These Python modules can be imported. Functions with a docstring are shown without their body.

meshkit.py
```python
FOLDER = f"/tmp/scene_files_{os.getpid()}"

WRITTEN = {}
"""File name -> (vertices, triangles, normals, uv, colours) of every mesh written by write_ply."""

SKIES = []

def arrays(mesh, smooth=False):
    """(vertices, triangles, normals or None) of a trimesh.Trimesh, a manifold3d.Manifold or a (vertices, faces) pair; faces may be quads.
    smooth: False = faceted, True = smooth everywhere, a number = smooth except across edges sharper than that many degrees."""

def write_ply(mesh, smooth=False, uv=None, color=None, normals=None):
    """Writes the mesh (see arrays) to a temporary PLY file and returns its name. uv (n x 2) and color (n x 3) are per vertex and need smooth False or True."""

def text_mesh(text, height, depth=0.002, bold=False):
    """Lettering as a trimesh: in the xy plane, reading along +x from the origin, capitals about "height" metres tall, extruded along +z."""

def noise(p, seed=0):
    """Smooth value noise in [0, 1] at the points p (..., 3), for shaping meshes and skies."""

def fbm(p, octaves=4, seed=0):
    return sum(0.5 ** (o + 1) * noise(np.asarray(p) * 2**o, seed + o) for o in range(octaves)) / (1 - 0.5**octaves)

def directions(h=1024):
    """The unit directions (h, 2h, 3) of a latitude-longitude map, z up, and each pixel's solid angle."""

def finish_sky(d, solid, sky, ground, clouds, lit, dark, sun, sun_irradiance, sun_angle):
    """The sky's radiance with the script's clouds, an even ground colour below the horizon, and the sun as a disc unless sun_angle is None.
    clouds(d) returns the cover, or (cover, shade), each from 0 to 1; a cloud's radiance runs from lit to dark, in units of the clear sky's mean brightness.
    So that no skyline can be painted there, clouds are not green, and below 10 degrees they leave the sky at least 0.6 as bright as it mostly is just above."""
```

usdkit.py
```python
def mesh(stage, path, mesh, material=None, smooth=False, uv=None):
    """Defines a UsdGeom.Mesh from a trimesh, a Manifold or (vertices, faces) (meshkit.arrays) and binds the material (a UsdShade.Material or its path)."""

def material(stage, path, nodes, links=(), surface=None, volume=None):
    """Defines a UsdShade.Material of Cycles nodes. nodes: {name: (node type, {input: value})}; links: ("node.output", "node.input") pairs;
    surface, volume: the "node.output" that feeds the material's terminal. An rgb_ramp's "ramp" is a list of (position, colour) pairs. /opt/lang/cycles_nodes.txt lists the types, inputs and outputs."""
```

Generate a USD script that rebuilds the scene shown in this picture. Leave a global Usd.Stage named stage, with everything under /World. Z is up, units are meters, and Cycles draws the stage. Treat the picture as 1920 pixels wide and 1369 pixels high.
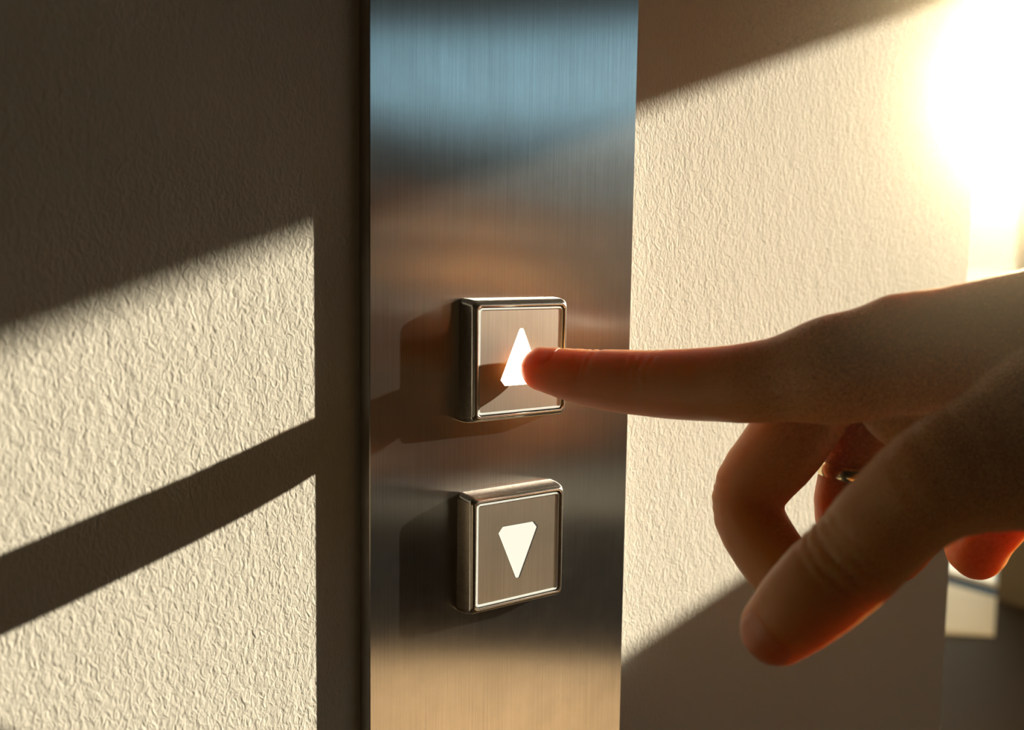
import math, random
import numpy as np, trimesh, shapely.geometry as sg
import usdkit
from pxr import Usd, UsdGeom, UsdLux, Gf, Sdf, UsdShade

stage = Usd.Stage.CreateInMemory()
UsdGeom.SetStageUpAxis(stage, 'Z'); UsdGeom.SetStageMetersPerUnit(stage, 1.0)
UsdGeom.Xform.Define(stage, '/World'); UsdGeom.Scope.Define(stage, '/World/Looks')
Z0 = 1.05                                   # height of the upper button above the floor

# ------------------------------------------------------------------ camera, sky, sun, exposure
F_PX = 1938.3
cam = UsdGeom.Camera.Define(stage, '/World/camera')
cam.CreateHorizontalApertureAttr(36.0)
cam.CreateFocalLengthAttr(36.0 * F_PX / 1920)
cam.CreateFStopAttr(11.0); cam.CreateFocusDistanceAttr(0.305)
cam.CreateClippingRangeAttr((0.02, 500.0))
cam.CreateExposureAttr(0.0)
R = [[0.80211, -0.597006, 0.014271], [0.052103, 0.093769, 0.99423], [-0.594899, -0.796738, 0.106319]]
E0 = np.array([-0.18159, -0.24475, 0.03044]) + [0, 0, Z0]
cam.AddTransformOp().Set(Gf.Matrix4d(*R[0], 0, *R[1], 0, *R[2], 0, *map(float, E0), 1))

SUN_TO = np.array([-1.0, 0.314, -0.285]); SUN_TO /= np.linalg.norm(SUN_TO)
sky = UsdLux.DomeLight.Define(stage, '/World/sky')
sky.CreateIntensityAttr(0.75); sky.CreateColorAttr(Gf.Vec3f(0.33, 0.60, 0.76))
sun = UsdLux.DistantLight.Define(stage, '/World/sun')
sun.CreateIntensityAttr(3.65); sun.CreateNormalizeAttr(True); sun.CreateAngleAttr(0.5); sun.CreateColorAttr(Gf.Vec3f(1.0, 0.885, 0.70))
zb = -SUN_TO; xb = np.cross([0, 0, 1], zb); xb /= np.linalg.norm(xb); yb = np.cross(zb, xb)
sun.AddTransformOp().Set(Gf.Matrix4d(*map(float, xb), 0, *map(float, yb), 0, *map(float, zb), 0, 0, 0, 0, 1))

# ------------------------------------------------------------------ helpers
def material(name, nodes, links=(), surface=None, volume=None):
    return usdkit.material(stage, '/World/Looks/' + name, nodes, links, surface, volume)
def simple(name, color, rough=0.5, **kw):
    return material(name, {'n': ('noise_texture', {'scale': kw.pop('scale', 30.0), 'detail': 3.0}), 'g': ('geometry', {}),
        'c': ('mix_color', {'a': tuple(np.array(color) * 0.93), 'b': tuple(np.minimum(1, np.array(color) * 1.07))}),
        'p': ('principled_bsdf', {'roughness': rough, **kw})},
        [('g.position', 'n.vector'), ('n.fac', 'c.fac'), ('c.result', 'p.base_color')], surface='p.BSDF')
used = {}
def numbered(path):
    k = used.get(path, 0); used[path] = k + 1
    return path if k == 0 else f'{path}_{k:03d}'
def tag(prim, label=None, cat=None, group=None, kind=None):
    for k, v in (('label', label), ('category', cat), ('group', group), ('kind', kind)):
        if v: prim.SetCustomDataByKey(k, v)
def obj(name, mesh, mat, parent=None, smooth=30):
    base = parent.GetPath().pathString if parent else '/World'
    return usdkit.mesh(stage, numbered(f'{base}/{name}'), mesh, mat, smooth=smooth).GetPrim()
def struct(name, mesh, mat, label, parent=None, smooth=30):
    o = obj(name, mesh, mat, parent, smooth)
    if parent is None: tag(o, label, None, None, 'structure')
    return o
def thing(name, label, cat, loc=(0, 0, 0), group=None):
    x = UsdGeom.Xform.Define(stage, numbered('/World/' + name)); x.AddTranslateOp().Set(Gf.Vec3d(*map(float, loc)))
    tag(x.GetPrim(), label, cat, group); return x.GetPrim()
def box(lo, hi):
    lo, hi = np.array(lo, float), np.array(hi, float)
    b = trimesh.creation.box(hi - lo); b.apply_translation((lo + hi) / 2); return b
def bevel_box(lo, hi, b):
    import manifold3d as m3
    lo, hi = np.array(lo, float), np.array(hi, float)
    pts = []
    for s in np.ndindex(2, 2, 2):
        c = np.where(np.array(s) == 1, hi, lo); sg_ = np.where(np.array(s) == 1, -1, 1)
        for k in range(3):
            q = c + sg_ * b; q[k] = c[k]; pts.append(q)
    return m3.Manifold.hull_points(np.array(pts))
def rrect(h, r, n=8):
    """outline of a rounded square (half width h), counter-clockwise, in (x, z)"""
    out = []
    for k, (cx, cz) in enumerate(((1, 1), (-1, 1), (-1, -1), (1, -1))):
        for t in np.linspace(0, math.pi / 2, n):
            a = k * math.pi / 2 + t
            out.append((cx * (h - r) + r * math.cos(a), cz * (h - r) + r * math.sin(a)))
    return np.array(out)
def loft(rings, cap0=True, cap1=True):
    """rings: list of (outline (n,2) in x,z ; y).  Joins consecutive outlines."""
    n = len(rings[0][0]); V = []; F = []
    for o, y in rings: V += [(a, y, b) for a, b in o]
    for i in range(len(rings) - 1):
        for j in range(n):
            a, b = i * n + j, i * n + (j + 1) % n
            F += [(a, b, b + n), (a, b + n, a + n)]
    for flag, i, flip in ((cap0, 0, True), (cap1, len(rings) - 1, False)):
        if flag:
            c = len(V); V.append((rings[i][0][:, 0].mean(), rings[i][1], rings[i][0][:, 1].mean()))
            for j in range(n):
                a, b = i * n + j, i * n + (j + 1) % n
                F.append((c, b, a) if flip else (c, a, b))
    m = trimesh.Trimesh(V, F, process=False); m.fix_normals(); return m

# ------------------------------------------------------------------ materials
M = {}
M['paint'] = material('wall_paint', {
    'g': ('geometry', {}),
    'm': ('mapping', {'scale': (1.0, 1.0, 0.55)}), 
    'n': ('noise_texture', {'scale': 760.0, 'detail': 2.5, 'roughness': 0.55, 'distortion': 0.9}),
    'n2': ('noise_texture', {'scale': 130.0, 'detail': 2.0}),
    'h': ('math', {'math_type': 'multiply_add', 'value2': 0.5}),
    'b': ('bump', {'strength': 1.0, 'distance': 0.00038}),
    'nc': ('noise_texture', {'scale': 9.0, 'detail': 4.0}),
    'c': ('mix_color', {'a': (0.60, 0.565, 0.485), 'b': (0.66, 0.625, 0.54)}),
    'p': ('principled_bsdf', {'roughness': 0.9, 'specular_ior_level': 0.0})},
    [('g.position', 'm.vector'), ('m.vector', 'n.vector'), ('m.vector', 'n2.vector'), ('g.position', 'nc.vector'), ('n2.fac', 'h.value1'), ('n.fac', 'h.value3'),
     ('h.value', 'b.height'), ('b.normal', 'p.normal'), ('nc.fac', 'c.fac'), ('c.result', 'p.base_color')], surface='p.BSDF')

def brushed(name, color, rough, aniso, bump=0.0000025, scale=(3000.0, 3000.0, 25.0), metallic=1.0, smudge=0.06):
    return material(name, {
        'g': ('geometry', {}), 'm': ('mapping', {'scale': scale}),
        'n': ('noise_texture', {'scale': 1.0, 'detail': 3.0, 'roughness': 0.6}),
        'n2': ('noise_texture', {'scale': 70.0, 'detail': 3.0}),
        'c': ('mix_color', {'a': tuple(np.array(color) * 0.70), 'b': tuple(np.minimum(1, np.array(color) * 1.18))}),
        'r': ('math', {'math_type': 'multiply_add', 'value2': smudge, 'value3': rough - smudge / 2}),
        'b': ('bump', {'strength': 0.6, 'distance': bump}),
        't': ('combine_xyz', {'x': 1.0, 'y': 0.0, 'z': 0.0}),
        'p': ('principled_bsdf', {'metallic': metallic, 'anisotropic': aniso}), 'p2': ('principled_bsdf', {'metallic': metallic, 'roughness': 0.55}), 'mx': ('mix_closure', {'fac': 0.03})},
        [('g.position', 'm.vector'), ('m.vector', 'n.vector'), ('g.position', 'n2.vector'), ('n.fac', 'c.fac'), ('c.result', 'p.base_color'), ('n2.fac', 'r.value1'), ('r.value', 'p.roughness'),
         ('n.fac', 'b.height'), ('b.normal', 'p.normal'), ('t.vector', 'p.tangent'), ('c.result', 'p2.base_color'), ('p.BSDF', 'mx.closure1'), ('p2.BSDF', 'mx.closure2')], surface='mx.closure')
M['plate'] = brushed('brushed_steel_plate', (0.60, 0.575, 0.54), 0.20, 1.0)
M['cap'] = brushed('brushed_steel_cap', (0.68, 0.61, 0.52), 0.35, 0.4)
M['bezel'] = material('satin_chrome', {'g': ('geometry', {}), 'n': ('noise_texture', {'scale': 900.0, 'detail': 3.0}),
    'r': ('math', {'math_type': 'multiply_add', 'value2': 0.06, 'value3': 0.17}),
    'p': ('principled_bsdf', {'base_color': (0.82, 0.77, 0.70), 'metallic': 1.0})},
    [('g.position', 'n.vector'), ('n.fac', 'r.value1'), ('r.value', 'p.roughness')], surface='p.BSDF')
M['ring'] = simple('grey_translucent_plastic', (0.66, 0.71, 0.72), 0.25)
M['gasket'] = simple('dark_gasket', (0.02, 0.02, 0.02), 0.6)
M['white'] = simple('white_opal_plastic', (0.76, 0.83, 0.86), 0.3, emission_color=(0.9, 1.0, 0.98), emission_strength=0.05)
M['lit'] = simple('lit_opal_plastic', (0.88, 0.88, 0.86), 0.3, emission_color=(1.0, 0.80, 0.60), emission_strength=4.0)
M['skin'] = material('skin', {
    'g': ('geometry', {}), 'n': ('noise_texture', {'scale': 220.0, 'detail': 4.0, 'roughness': 0.6}),
    'v': ('voronoi_texture', {'scale': 1300.0}), 'mx': ('math', {'math_type': 'multiply_add', 'value2': 0.5}),
    'c': ('mix_color', {'a': (0.45, 0.205, 0.055), 'b': (0.48, 0.22, 0.062)}),
    'b': ('bump', {'strength': 0.3, 'distance': 0.0002}),
    'p': ('principled_bsdf', {'subsurface_method': 'random_walk', 'roughness': 0.46, 'subsurface_weight': 1.0, 'subsurface_radius': (0.92, 0.43, 0.10), 'subsurface_scale': 0.0018, 'specular_ior_level': 0.4})},
    [('g.position', 'n.vector'), ('g.position', 'v.vector'), ('n.fac', 'c.fac'), ('v.distance', 'mx.value1'), ('n.fac', 'mx.value3'), ('mx.value', 'b.height'), ('b.normal', 'p.normal'), ('c.result', 'p.base_color')], surface='p.BSDF')
M['nail'] = material('fingernail_keratin', {'g': ('geometry', {}), 'n': ('noise_texture', {'scale': 500.0}), 'f': ('layer_weight', {'blend': 0.06}), 't': ('transparent_bsdf', {'color': (0.94, 0.86, 0.80)}), 'd': ('diffuse_bsdf', {'color': (0.48, 0.24, 0.12)}), 'gl': ('glossy_bsdf', {'color': (1, 1, 1), 'roughness': 0.45}), 'y': ('mix_closure', {'fac': 0.15}), 'x': ('mix_closure', {})},
    [('f.facing', 'x.fac'), ('t.BSDF', 'y.closure1'), ('d.BSDF', 'y.closure2'), ('y.closure', 'x.closure1'), ('gl.BSDF', 'x.closure2')], surface='x.closure')
M['gold'] = simple('polished_gold', (0.83, 0.66, 0.40), 0.16, metallic=1.0)
M['sleeve'] = simple('dark_knit', (0.03, 0.03, 0.035), 0.9)
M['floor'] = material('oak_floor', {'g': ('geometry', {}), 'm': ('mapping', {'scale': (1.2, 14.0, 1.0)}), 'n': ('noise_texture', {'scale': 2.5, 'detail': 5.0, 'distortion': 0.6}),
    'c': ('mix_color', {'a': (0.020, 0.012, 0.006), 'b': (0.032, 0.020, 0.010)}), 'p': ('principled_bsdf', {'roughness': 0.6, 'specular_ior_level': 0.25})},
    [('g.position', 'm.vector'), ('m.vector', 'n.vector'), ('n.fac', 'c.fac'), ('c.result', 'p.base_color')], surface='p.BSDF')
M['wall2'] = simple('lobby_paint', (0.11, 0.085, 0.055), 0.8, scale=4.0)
M['parapet'] = simple('parapet_paint', (0.24, 0.20, 0.155), 0.8, scale=4.0)
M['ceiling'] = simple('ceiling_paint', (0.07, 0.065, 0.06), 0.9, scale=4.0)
M['frame'] = simple('dark_aluminium', (0.06, 0.06, 0.06), 0.45)
M['kerb'] = simple('pale_kerb', (0.62, 0.55, 0.44), 0.7)
M['fabric'] = material('translucent_shade', {'g': ('geometry', {}), 'n': ('wave_texture', {'scale': 300.0}), 'd': ('diffuse_bsdf', {'color': (0.75, 0.74, 0.70)}), 't': ('translucent_bsdf', {'color': (0.80, 0.79, 0.74)}), 'x': ('mix_closure', {'fac': 0.6})},
    [('d.BSDF', 'x.closure1'), ('t.BSDF', 'x.closure2')], surface='x.closure')
M['glass'] = material('window_glass', {'f': ('layer_weight', {'blend': 0.12}), 't': ('transparent_bsdf', {'color': (0.97, 0.98, 0.98)}), 'gl': ('glossy_bsdf', {'color': (1, 1, 1), 'roughness': 0.0}), 'x': ('mix_closure', {})},
    [('f.facing', 'x.fac'), ('t.BSDF', 'x.closure1'), ('gl.BSDF', 'x.closure2')], surface='x.closure')
M['ground'] = simple('pale_paving', (0.10, 0.09, 0.08), 0.9, scale=2.0)
M['facade'] = simple('brown_facade', (0.12, 0.09, 0.07), 0.9, scale=0.5)
M['stone'] = simple('pale_stone', (0.80, 0.74, 0.64), 0.5, scale=8.0)
M['dark'] = simple('blind_fabric', (0.10, 0.09, 0.08), 0.9)

# ------------------------------------------------------------------ the room
T = 0.0045                                # the painted wall's plane; the steel plate's front is y = 0
XC = 0.2575
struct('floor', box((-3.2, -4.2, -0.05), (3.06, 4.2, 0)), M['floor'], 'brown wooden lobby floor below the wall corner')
struct('ceiling', box((-3.2, -4.2, 2.8), (3.2, 4.2, 2.9)), M['ceiling'], 'plain pale lobby ceiling')
struct('wall_front', bevel_box((-3.0, T, 0), (XC, 0.34, 2.8), 0.0012), M['paint'], 'cream painted wall with roller stipple texture behind the steel plate')
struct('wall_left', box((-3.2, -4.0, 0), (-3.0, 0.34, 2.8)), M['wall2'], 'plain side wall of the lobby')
struct('wall_back', trimesh.util.concatenate([box((-3.2, -4.2, 0), (1.9, -4.0, 2.8)), box((1.9, -4.2, 0), (3.2, -4.0, 1.3)), box((1.9, -4.2, 2.14), (3.2, -4.0, 2.8)), box((2.95, -4.2, 1.3), (3.2, -3.95, 2.14))]), M['parapet'], 'beige wall facing the steel plate across the lobby')
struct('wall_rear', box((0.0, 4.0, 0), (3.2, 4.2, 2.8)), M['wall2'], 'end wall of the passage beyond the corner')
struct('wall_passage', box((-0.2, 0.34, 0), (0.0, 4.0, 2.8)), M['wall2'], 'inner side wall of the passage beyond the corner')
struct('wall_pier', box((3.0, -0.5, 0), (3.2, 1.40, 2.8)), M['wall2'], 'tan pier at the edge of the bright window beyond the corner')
struct('wall_right', trimesh.util.concatenate([box((3.0, 2.7, 0), (3.2, 4.0, 2.8)), box((3.0, 1.40, 2.55), (3.2, 2.7, 2.8)), box((3.0, -3.95, 2.22), (3.2, -2.5, 2.8)), box((3.0, -3.95, 0), (3.2, -2.5, 1.3)),
    box((3.0, -2.5, 0), (3.2, -2.4, 2.8)), box((3.0, -2.4, 0), (3.2, -1.3, 0.85)), box((3.0, -2.4, 1.4), (3.2, -1.3, 2.8)), box((3.0, -1.3, 0), (3.2, -1.15, 2.8)), box((3.0, -1.15, 0), (3.2, -0.75, 1.65)), box((3.0, -1.15, 2.08), (3.2, -0.75, 2.8)), box((3.0, -0.75, 0), (3.2, -0.5, 2.8))]), M['parapet'], 'window wall of the lobby with solid beige parapets')
w1 = thing('window_1', 'wide glazing with a dark top rail above a beige parapet', None, (3.0, 0, 0)); w1.SetCustomDataByKey('kind', 'structure')
obj('pane', box((0.09, -3.95, 1.3), (0.096, -2.5, 2.22)), M['glass'], w1)
obj('transom', box((0.05, -3.95, 2.14), (0.13, -2.5, 2.22)), M['frame'], w1)
for y in (-3.95, -2.56): obj('window_frame', box((0.05, y, 1.3), (0.13, y + 0.06, 2.22)), M['frame'], w1)
w3 = thing('window_3', 'short wide window that lets the low sun in', None, (3.0, 0, 0)); w3.SetCustomDataByKey('kind', 'structure')
obj('pane', box((0.09, -2.4, 0.85), (0.096, -1.3, 1.4)), M['glass'], w3)
w4 = thing('window_4', 'small square window high beside the tan pier', None, (3.0, 0, 0)); w4.SetCustomDataByKey('kind', 'structure')
obj('pane', box((0.09, -1.15, 1.65), (0.096, -0.75, 2.08)), M['glass'], w4)
w5 = thing('window_5', 'narrow wide window in the wall across the lobby', None, (0, -4.0, 0)); w5.SetCustomDataByKey('kind', 'structure')
obj('pane', box((1.9, -0.12, 1.3), (2.95, -0.114, 2.14)), M['glass'], w5)
for x in (1.9, 2.89): obj('window_frame', box((x, -0.15, 1.3), (x + 0.06, -0.07, 2.14)), M['frame'], w5)
w2 = thing('window_2', 'bright window beyond the wall corner', None, (3.0, 0, 0)); w2.SetCustomDataByKey('kind', 'structure')
obj('pane', box((0.14, 1.40, 0.02), (0.146, 2.7, 2.55)), M['glass'], w2)
obj('window_frame', box((0.10, 1.40, 0.0), (0.18, 2.7, 0.018)), M['frame'], w2)
shade = thing('window_shade', 'white sunlit fabric shade drawn down over the window beyond the corner', 'window shade', (3.06, 0, 0))
obj('fabric', box((0, 1.405, 0.034), (0.001, 2.695, 2.5)), M['fabric'], shade)
obj('hem_bar', box((-0.006, 1.405, 0.020), (0.006, 2.695, 0.034)), M['kerb'], shade)
th = obj('threshold', trimesh.creation.extrude_polygon(sg.Polygon([(2.10, 1.78), (2.57, 1.335), (2.68, 1.235), (2.99, 1.395), (2.99, 2.6), (2.10, 2.6)]), 0.012, engine='earcut'), M['stone'])
tag(th, 'pale stone threshold slab at the foot of the bright window', 'threshold')
# outside
struct('ground', box((3.2, -60, -0.4), (90, 60, -0.02)), M['ground'], 'pale paved ground outside the windows')
bl = thing('building', 'long low brown building across the street', 'building', (40, 0, 0))
obj('facade', box((0, -120, -0.4), (10, -8, 8.6)), M['facade'], bl)
# the low screen and the blind that frame the band of sun
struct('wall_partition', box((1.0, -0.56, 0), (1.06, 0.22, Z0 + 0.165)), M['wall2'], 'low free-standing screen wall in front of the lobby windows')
hb = thing('roller_blind', 'dark fabric blind hung from the ceiling above the low screen wall', 'blind', (1.0, -0.333, 0))
dv = np.array([-0.65, 1.0, 0]) / math.hypot(0.65, 1)
bl_m = box((-0.004, -0.42, Z0 + 0.338), (0.004, 0.32, 2.8)); Rm = np.eye(4); Rm[:3, 0] = [dv[1], -dv[0], 0]; Rm[:3, 1] = dv; bl_m.apply_transform(Rm)
obj('fabric', bl_m, M['dark'], hb)

# a glowing globe lamp in the passage and the thin haze that it shines through
M['globe'] = material('glowing_globe', {'e': ('emission', {'color': (1.0, 0.83, 0.56), 'strength': 60.0})}, surface='e.emission')
M['haze'] = material('thin_haze', {'v': ('principled_volume', {'color': (1.0, 1.0, 1.0), 'density': 0.16, 'anisotropy': 0.97})}, volume='v.volume')
LAMP = (0.9975, 0.3655, 0.2298); LR = 0.032
lamp = thing('pendant_lamp', 'dazzling warm globe lamp beyond the wall corner', 'lamp', (LAMP[0], LAMP[1], Z0 + LAMP[2]))
gl = trimesh.creation.icosphere(3, LR); obj('globe', gl, M['globe'], lamp, smooth=True)
cr = trimesh.creation.cylinder(0.003, 2.8 - Z0 - LAMP[2] - LR, sections=12); cr.apply_translation((0, 0, LR + (2.8 - Z0 - LAMP[2] - LR) / 2)); obj('cord', cr, M['frame'], lamp)
hz = trimesh.creation.extrude_polygon(sg.Polygon([(-0.165, -0.235), (0.40, -0.235), (0.62, 0.06), (1.3, 0.42), (2.9, 1.10), (2.9, 1.75), (0.30, 0.12), (0.262, 0.0), (0.06, 0.0)]), 1.2, engine='earcut'); hz.apply_translation((0, 0, 1.066))
bulb = UsdLux.SphereLight.Define(stage, lamp.GetPath().AppendChild('bulb')); bulb.CreateRadiusAttr(LR + 0.001); bulb.CreateColorAttr(Gf.Vec3f(1.0, 0.74, 0.38)); bulb.CreateIntensityAttr(2900.0)
haze = obj('haze', hz, M['haze'], smooth=False)
tag(haze, 'thin sunlit haze hanging in the air round the bright lamp', 'haze', None, 'stuff')

# a pale wooden bench in the sun, mirrored in the lower plate
M['pale_wood'] = simple('pale_wood', (0.78, 0.57, 0.36), 0.5, scale=6.0)
bench = UsdGeom.Xform.Define(stage, '/World/bench'); bench.AddTranslateOp().Set(Gf.Vec3d(0.71, -0.945, 0)); bench.AddRotateZOp().Set(math.degrees(math.atan2(0.6, 0.8)))
tag(bench.GetPrim(), 'pale sunlit wooden bench in the lobby facing the steel plate', 'bench')
obj('bench_top', bevel_box((-0.46, -0.2, 0.36), (0.28, 0.25, 0.40), 0.004), M['pale_wood'], bench.GetPrim())
for lx in (-0.40, 0.22):
    for ly in (-0.14, 0.19): obj('leg', bevel_box((lx - 0.025, ly - 0.025, 0), (lx + 0.025, ly + 0.025, 0.36), 0.003), M['frame'], bench.GetPrim())

tb = UsdGeom.Xform.Define(stage, '/World/low_table'); tb.AddTranslateOp().Set(Gf.Vec3d(1.36, -1.80, 0)); tb.AddRotateZOp().Set(math.degrees(math.atan2(0.6, 0.8)))
tag(tb.GetPrim(), 'low grey side table in the sun behind the bench', 'table')
M['grey_top'] = simple('grey_laminate', (0.30, 0.27, 0.20), 0.6, scale=6.0)
obj('table_top', bevel_box((-0.35, -0.28, 0.48), (0.35, 0.28, 0.50), 0.004), M['grey_top'], tb.GetPrim())
for lx in (-0.3, 0.3):
    for ly in (-0.23, 0.23): obj('leg', bevel_box((lx - 0.02, ly - 0.02, 0), (lx + 0.02, ly + 0.02, 0.48), 0.003), M['frame'], tb.GetPrim())

# ------------------------------------------------------------------ steel plate
PL, PR = -0.0467, 0.0488
pl = thing('call_plate', 'tall brushed steel elevator call plate running up the cream wall', 'plate', (0, 0, Z0))
holes = []
prof = [(PL - 0.0006, T), (PL, 0.00025), (PL + 0.00025, 0.0), (PR - 0.00025, 0.0), (PR, 0.00025), (PR + 0.0004, T)]
pv = trimesh.creation.extrude_polygon(sg.Polygon(prof), 1.3, engine='earcut')
pv.apply_translation((0, 0, -0.65))
obj('face_plate', pv, M['plate'], pl, smooth=False)

# ------------------------------------------------------------------ buttons
def tri(up):
    s = 1 if up else -1
    return [(s * x, s * z) for x, z in ((-7.25, -5.6), (-5.75, -7.35), (5.75, -7.35), (7.25, -5.6), (0.75, 8.75), (0.45, 9.05), (-0.45, 9.05), (-0.75, 8.75))]
def button(label, up, z):
    b = thing('call_button', label, 'elevator button', (0, 0, Z0 + z))
    q = lambda h, r: rrect(h, r) * 1e-3
    bez = loft([(q(17.9, 1.7), 0.0), (q(17.7, 1.7), -0.0030), (q(17.3, 1.7), -0.0052), (q(16.9, 1.6), -0.0060), (q(16.4, 1.6), -0.0065), (q(15.95, 1.4), -0.0067), (q(15.6, 1.3), -0.0065), (q(15.45, 1.2), -0.0030)], False, True)
    obj('bezel', bez, M['bezel'], b, smooth=50)
    ring = loft([(q(15.35, 1.1), -0.0030), (q(15.35, 1.1), -0.0060), (q(15.2, 1.0), -0.0063), (q(14.75, 0.7), -0.0063), (q(14.62, 0.6), -0.0061), (q(14.62, 0.6), -0.0040)], False, True)
    obj('ring', ring, M['ring'], b, smooth=40)
    t = sg.Polygon(np.array(tri(up)) * 1e-3)
    out = sg.Polygon(q(14.55, 0.5))
    def slab(poly, y0, y1):
        m = trimesh.creation.extrude_polygon(poly, y1 - y0, engine='earcut')   # x,y,z -> x,z,-y
        V = m.vertices.copy(); m.vertices = np.c_[V[:, 0], -V[:, 2] - y0, V[:, 1]]; return m
    cap = slab(out.difference(t.buffer(0.00008)), 0.0040, 0.0060)
    co = obj('cap', cap, M['cap'], b, smooth=False)
    obj('arrow', slab(t.buffer(-0.00002), 0.0040, 0.00585), M['lit' if up else 'white'], b, smooth=False)
    return b
button('square steel call button with a glowing upward arrow under the fingertip', True, 0.0)
button('square steel call button with a plain white downward arrow', False, -0.0564)

# ------------------------------------------------------------------ the hand
def smin(a,b,k):
    h=np.clip(.5+.5*(b-a)/k,0,1)
    return b*(1-h)+a*h-k*h*(1-h)
def cone(P,a,b,ra,rb):
    a=np.asarray(a,np.float32);b=np.asarray(b,np.float32)
    ab=b-a;t=np.clip(((P-a)@ab)/(ab@ab),0,1)
    return np.linalg.norm(P-a-t[...,None]*ab,axis=-1)-(ra+(rb-ra)*t)
def spline(J,n=4):
    Q=np.array([[*p,r] for p,r in J]); E=np.vstack([2*Q[0]-Q[1],Q,2*Q[-1]-Q[-2]]); out=[]
    for i in range(len(Q)-1):
        a,b,c,d=E[i:i+4]
        for t in np.arange(n)/n:
            out.append(.5*(2*b+(c-a)*t+(2*a-5*b+4*c-d)*t*t+(3*b-a-3*c+d)*t**3))
    return [(o[:3],o[3]) for o in out+[Q[-1]]]
def chain(P,J,k=.002):
    D=None; J=spline(J)
    for (a,ra),(b,rb) in zip(J[:-1],J[1:]):
        d=cone(P,a,b,ra,rb); D=d if D is None else np.minimum(D,d)
    return D
IDX=[((.0020,-.0138,-.0022),.0063),((.0088,-.0265,-.0038),.0082),((.0150,-.0440,-.0038),.0091),((.0196,-.0620,-.0024),.0097),((.0232,-.0760,-.0004),.0104),((.0300,-.0930,.0040),.0115)]
MID=[((.0500,-.0785,.0020),.0104),((.0432,-.0686,-.0185),.0110),((.0378,-.0600,-.0360),.0097),((.0370,-.0710,-.0500),.0092),((.0380,-.0830,-.0560),.0082),((.0420,-.0920,-.0500),.0070)]
RNG=[((.0700,-.0800,.0000),.0110),((.0640,-.0770,-.0200),.0090),((.0606,-.0762,-.0400),.0086),((.0610,-.0880,-.0490),.0076),((.0650,-.0960,-.0400),.0070)]
PNK=[((.0960,-.0900,-.0040),.0100),((.0900,-.0920,-.0250),.0084),((.0815,-.1016,-.0468),.0072),((.0800,-.1070,-.0415),.0066),((.0810,-.1130,-.0330),.0062)]
THB=[((-.0045,-.1055,-.0495),.0080),((-.0030,-.1120,-.0415),.0097),((.0010,-.1195,-.0315),.0104),((.0028,-.1282,-.0200),.0106),((.0075,-.1380,-.0105),.0124),((.0280,-.1550,-.0030),.0175)]
PALM=[((.0300,-.0930,.0040),.0112,(.062,-.152,.018),.0160),
 ((.0385,-.1045,.0092),.0110,(.062,-.152,.018),.0160),
 ((.0330,-.1060,.0160),.0042,(.0345,-.1090,.0160),.0042),
 ((.0510,-.0790,.0020),.0110,(.072,-.150,.019),.0160),
 ((.0700,-.0800,.0000),.0112,(.082,-.148,.016),.0160),
 ((.0960,-.0900,-.0030),.0105,(.090,-.146,.010),.0160),
 ((.030,-.147,-.002),.0160,(.060,-.152,.006),.0180),
 ((.052,-.098,-.006),.0110,(.075,-.098,-.008),.0110),
 ((.094,-.110,-.010),.0125,(.086,-.142,.000),.0170)]
ARM=[((.066,-.156,.017),.0205,(.078,-.190,.031),.0215),((.082,-.152,.012),.0205,(.092,-.188,.028),.0215),
 ((.085,-.190,.030),.0255,(.118,-.260,.043),.0350),((.118,-.260,.043),.0350,(.132,-.290,.044),.0375)]
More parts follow.
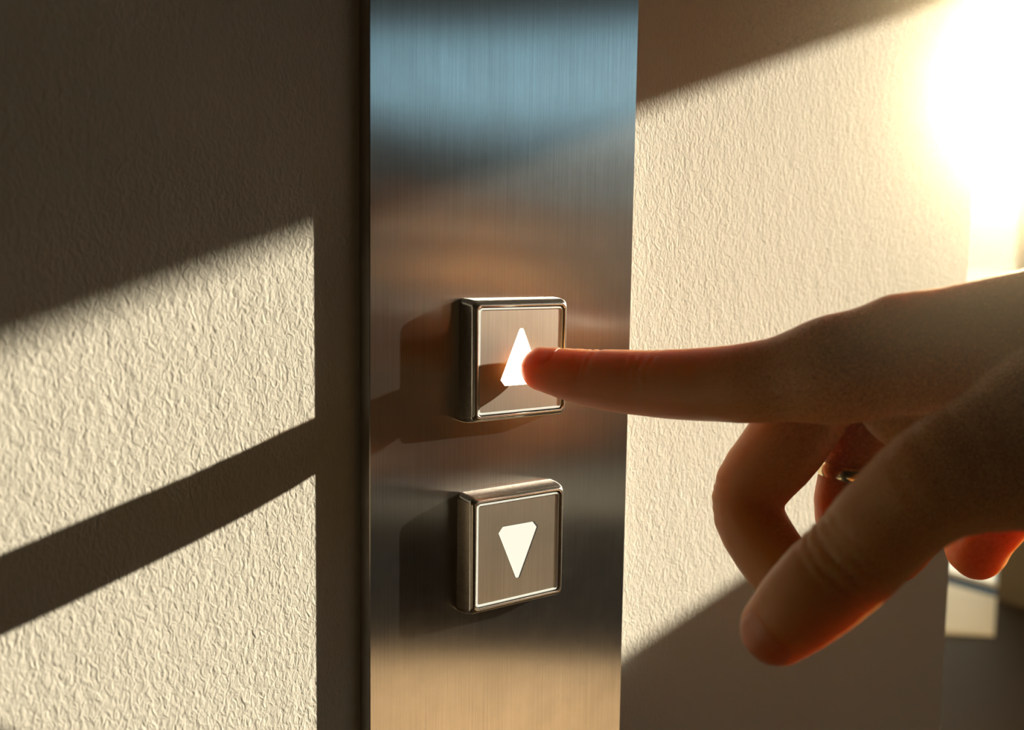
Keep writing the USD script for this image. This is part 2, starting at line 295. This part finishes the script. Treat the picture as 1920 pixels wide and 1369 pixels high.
def sdf(P):
    palm=None
    for a,ra,b,rb in PALM:
        d=cone(P,a,b,ra,rb); palm=d if palm is None else smin(palm,d,.008)
    for a,ra,b,rb in ARM:
        palm=smin(palm,cone(P,a,b,ra,rb),.016)
    D=palm
    fs=[]
    for J,k in ((IDX,.008),(MID,.004),(RNG,.004),(PNK,.004),(THB,.012)):
        fs.append((chain(P,J,.003),k))
    out=None
    for f,k in fs:
        g=smin(f,palm,k); out=g if out is None else np.minimum(out,g)
    return out
def surface_nets(fn,lo,hi,h):
    B=5
    n=[int(np.ceil((b-a)/h/B))*B+1 for a,b in zip(lo,hi)]
    ax=[(a+h*np.arange(k)).astype(np.float32) for a,k in zip(lo,n)]
    mid=[x[:-1].reshape(-1,B).mean(1)+h/2 for x in ax]
    Cf=fn(np.stack(np.meshgrid(*mid,indexing='ij'),-1))
    F=np.repeat(np.repeat(np.repeat(Cf,B,0),B,1),B,2); F=np.pad(F,[(0,1)]*3,mode='edge')
    near=np.argwhere(np.abs(Cf)<h*B*1.0)
    off=np.stack(np.meshgrid(*[np.arange(B+1)]*3,indexing='ij'),-1).reshape(-1,3)
    for q in np.array_split(near,max(1,len(near)//400)):
        I=(q[:,None]*B+off).reshape(-1,3)
        F[I[:,0],I[:,1],I[:,2]]=fn(np.stack([ax[k][I[:,k]] for k in range(3)],-1))
    S=F<0
    c=np.zeros([k-1 for k in n],np.int8)
    for d in np.ndindex(2,2,2): c+=S[d[0]:n[0]-1+d[0],d[1]:n[1]-1+d[1],d[2]:n[2]-1+d[2]]
    act=(c>0)&(c<8); idx=-np.ones(act.shape,int); cells=np.argwhere(act); idx[act]=np.arange(len(cells))
    acc=np.zeros((len(cells),3));cnt=np.zeros(len(cells))
    cor=np.array(list(np.ndindex(2,2,2)))
    for i in range(8):
        for k in range(3):
            if cor[i][k]==0:
                j=cor[i].copy();j[k]=1
                fa=F[tuple((cells+cor[i]).T)];fb=F[tuple((cells+j).T)]
                m=(fa<0)!=(fb<0); t=np.where(m,fa/np.where(m,fa-fb,1),0)
                q=cor[i]+np.zeros((len(cells),3)); q[:,k]+=t
                acc[m]+=q[m];cnt[m]+=1
    V=(cells+acc/cnt[:,None])*h+np.array(lo)
    T=[]
    for k in range(3):
        a,b=(k+1)%3,(k+2)%3
        sl0=[slice(None)]*3;sl1=[slice(None)]*3;sl0[k]=slice(0,-1);sl1[k]=slice(1,None)
        A=S[tuple(sl0)];B=S[tuple(sl1)]
        E=np.argwhere(A!=B); E=E[(E[:,a]>0)&(E[:,b]>0)&(E[:,a]<n[a]-1)&(E[:,b]<n[b]-1)]
        ins=A[tuple(E.T)]
        ea=np.zeros(3,int);ea[a]=1;eb=np.zeros(3,int);eb[b]=1
        q=[idx[tuple((E-x).T)] for x in (ea+eb,eb,0*ea,ea)]
        q=np.stack(q,1); q[~ins]=q[~ins][:,::-1]
        T+=[q[:,[0,1,2]],q[:,[0,2,3]]]
    return V,np.vstack(T)
def newton(V,fn,it=3,e=2e-4):
    for _ in range(it):
        f=fn(V.astype(np.float32)); g=np.stack([(fn((V+e*np.eye(3)[k]).astype(np.float32))-fn((V-e*np.eye(3)[k]).astype(np.float32)))/(2*e) for k in range(3)],-1)
        V=V-.8*f[:,None]*g/np.maximum((g*g).sum(-1,keepdims=True),.3)
    return V

person = thing('person', 'backlit bare right hand with a gold ring pressing the up button with its index finger', 'person', (0, 0, Z0))
HV, HT = surface_nets(sdf, (-0.018, -0.315, -0.066), (0.20, 0.0, 0.105), 0.0010)
HV = newton(HV, sdf, 2)
def vnormals(V, T):
    n = np.zeros_like(V); c = np.cross(V[T[:, 1]] - V[T[:, 0]], V[T[:, 2]] - V[T[:, 0]])
    for k in range(3): np.add.at(n, T[:, k], c)
    return n / np.maximum(np.linalg.norm(n, axis=1, keepdims=True), 1e-20)
HN = vnormals(HV, HT)
import meshkit
def creases(J, at, ax, dorsal, offs, width, depth, reach, wob=0.0009):
    """skin folds across a joint: shallow grooves in planes across the bone, fading away from the dorsal side"""
    at, ax, dorsal = (np.array(q, float) for q in (at, ax, dorsal)); ax /= np.linalg.norm(ax); dorsal /= np.linalg.norm(dorsal)
    d = HV - at; near = np.linalg.norm(d, axis=1) < reach
    t = d[near] @ ax + wob * (meshkit.noise(HV[near] * 260, 3) - 0.5) * 2
    w = np.clip(HN[near] @ dorsal + 0.25, 0, 1) ** 0.7
    g = sum(a * np.exp(-((t - o) / width) ** 2) for o, a in offs)
    out = np.zeros(len(HV)); out[near] = -depth * g * w
    return out
J = lambda L, i: np.array(L[i][0])
tc = E0 - [0, 0, Z0] - J(THB, 2); tc /= np.linalg.norm(tc)
D_ = creases(THB, J(THB, 2), J(THB, 1) - J(THB, 3), tc + [0, 0.3, 0.5], [(-0.0065, 0.6), (-0.0038, 0.9), (-0.0008, 1.0), (0.0022, 0.9), (0.0050, 0.5)], 0.0009, 0.00075, 0.017)
D_ += creases(IDX, J(IDX, 2), J(IDX, 1) - J(IDX, 3), (-0.3, -0.1, 1), [(-0.004, 0.7), (-0.0012, 1.0), (0.0015, 0.8), (0.0042, 0.6)], 0.0008, 0.0003, 0.014)
D_ += creases(IDX, J(IDX, 2), J(IDX, 1) - J(IDX, 3), (-0.5, -0.2, -1), [(0.0, 1.0), (0.0022, 0.5)], 0.0011, 0.0001, 0.014)
D_ += creases(IDX, J(IDX, 1), J(IDX, 0) - J(IDX, 2), (-0.3, -0.1, 1), [(-0.0018, 0.8), (0.0004, 1.0), (0.0024, 0.6)], 0.0007, 0.0004, 0.012)
D_ += creases(MID, J(MID, 2), J(MID, 1) - J(MID, 3), (-0.4, 0.8, -0.1), [(-0.005, 0.6), (-0.002, 0.8), (0.001, 0.8), (0.004, 0.6)], 0.0009, 0.0004, 0.014)
D_ += 0.00022 * (meshkit.fbm(HV * 170, 3, 5) - 0.5)
HV = HV + HN * D_[:, None]
body = usdkit.mesh(stage, '/World/person/body', (HV, HT), M['skin'], smooth=True).GetPrim()

def nail(base, axis, normal, length, half, floor, lift=0.00035):
    """a thin curved plate lying on the skin: rays from outside find the skin, the plate sits just proud of it"""
    base, a, n = (np.array(q, float) for q in (base, axis, normal)); a /= np.linalg.norm(a); n -= a * (n @ a); n /= np.linalg.norm(n); l = np.cross(n, a)
    nu, nv = 25, 25; U, W = np.meshgrid(np.linspace(-1, 1, nu), np.linspace(-1, 1, nv), indexing='ij')
    k = 4.0; rad = (np.abs(U) ** k + np.abs(W) ** k) ** (1 / k); m = np.maximum(np.abs(U), np.abs(W)); sc = np.where(rad > 0, m / np.maximum(rad, 1e-9), 1)
    u, w = U * sc, W * sc; edge = m
    P = base + a * ((w + 1) / 2 * length)[..., None] + l * (u * half)[..., None] + n * 0.02
    P = P.reshape(-1, 3)
    down = np.zeros(len(P))
    for _ in range(60): down = np.clip(down + 0.8 * sdf((P - n * down[:, None]).astype(np.float32)), 0, 0.02 - floor)
    P = P - n * down[:, None]
    up = P + n * (lift * np.clip((1 - edge.reshape(-1)) * 6, -0.6, 1))[:, None]; lo = P - n * 0.0008
    idx = np.arange(nu * nv).reshape(nu, nv); q = np.stack([idx[:-1, :-1], idx[1:, :-1], idx[1:, 1:], idx[:-1, 1:]], -1).reshape(-1, 4)
    f = np.vstack([q[:, [0, 1, 2]], q[:, [0, 2, 3]]]); N = nu * nv
    rim = np.concatenate([idx[:, 0], idx[-1, 1:], idx[-2::-1, -1], idx[0, -2:0:-1]]); r2 = np.roll(rim, -1)
    F = np.vstack([f, f[:, ::-1] + N, np.c_[rim, rim + N, r2 + N], np.c_[rim, r2 + N, r2]])
    t = trimesh.Trimesh(np.vstack([up, lo]), F, process=False); t.fix_normals(); return t
obj('fingernail', nail(J(IDX, 1) * 0.22 + J(IDX, 0) * 0.78 + (J(IDX, 1) - J(IDX, 0)) * 0.08, J(IDX, 0) - J(IDX, 1), (-0.35, 0.0, 1.0), 0.0100, 0.0052, 0.0025), M['nail'], person, smooth=True)
ta = J(THB, 0) - J(THB, 1); ta /= np.linalg.norm(ta)
obj('fingernail', nail(J(THB, 0) - ta * 0.0035, ta, tc + ta * 0.1, 0.0105, 0.0062, 0.0015), M['nail'], person, smooth=True)
sl = trimesh.creation.revolve([(0.036, 0), (0.0385, 0.003), (0.040, 0.02), (0.048, 0.09), (0.060, 0.40), (0.056, 0.40), (0.045, 0.09), (0.037, 0.02), (0.0345, 0.002), (0.036, 0)], sections=48)
A0, A1 = np.array(ARM[2][0]), np.array(ARM[2][2]); az = (A1 - A0) / np.linalg.norm(A1 - A0); ax_ = np.cross([0, 0, 1], az); ax_ /= np.linalg.norm(ax_)
Ms = np.eye(4); Ms[:3, 0] = ax_; Ms[:3, 1] = np.cross(az, ax_); Ms[:3, 2] = az; Ms[:3, 3] = A0 + az * 0.048; sl.apply_transform(Ms)
obj('sleeve', sl, M['sleeve'], person)
# gold ring on the ring finger
rb, ra = J(RNG, 1), J(RNG, 2); rz = (rb - ra) / np.linalg.norm(rb - ra); rc = rb + (ra - rb) * 0.42; rx = np.cross([0, 1, 0], rz); rx /= np.linalg.norm(rx)
band = trimesh.creation.revolve([(0.0087, -0.0020), (0.0097, -0.0019), (0.0101, -0.0008), (0.0101, 0.0008), (0.0097, 0.0019), (0.0087, 0.0020), (0.0087, -0.0020)], sections=64)
Mr = np.eye(4); Mr[:3, 0] = rx; Mr[:3, 1] = np.cross(rz, rx); Mr[:3, 2] = rz; band.apply_transform(Mr)
fr = thing('finger_ring', 'plain gold band worn on the ring finger of the pressing hand', 'ring', (float(rc[0]), float(rc[1]), float(rc[2]) + Z0))
obj('band', band, M['gold'], fr, smooth=40)
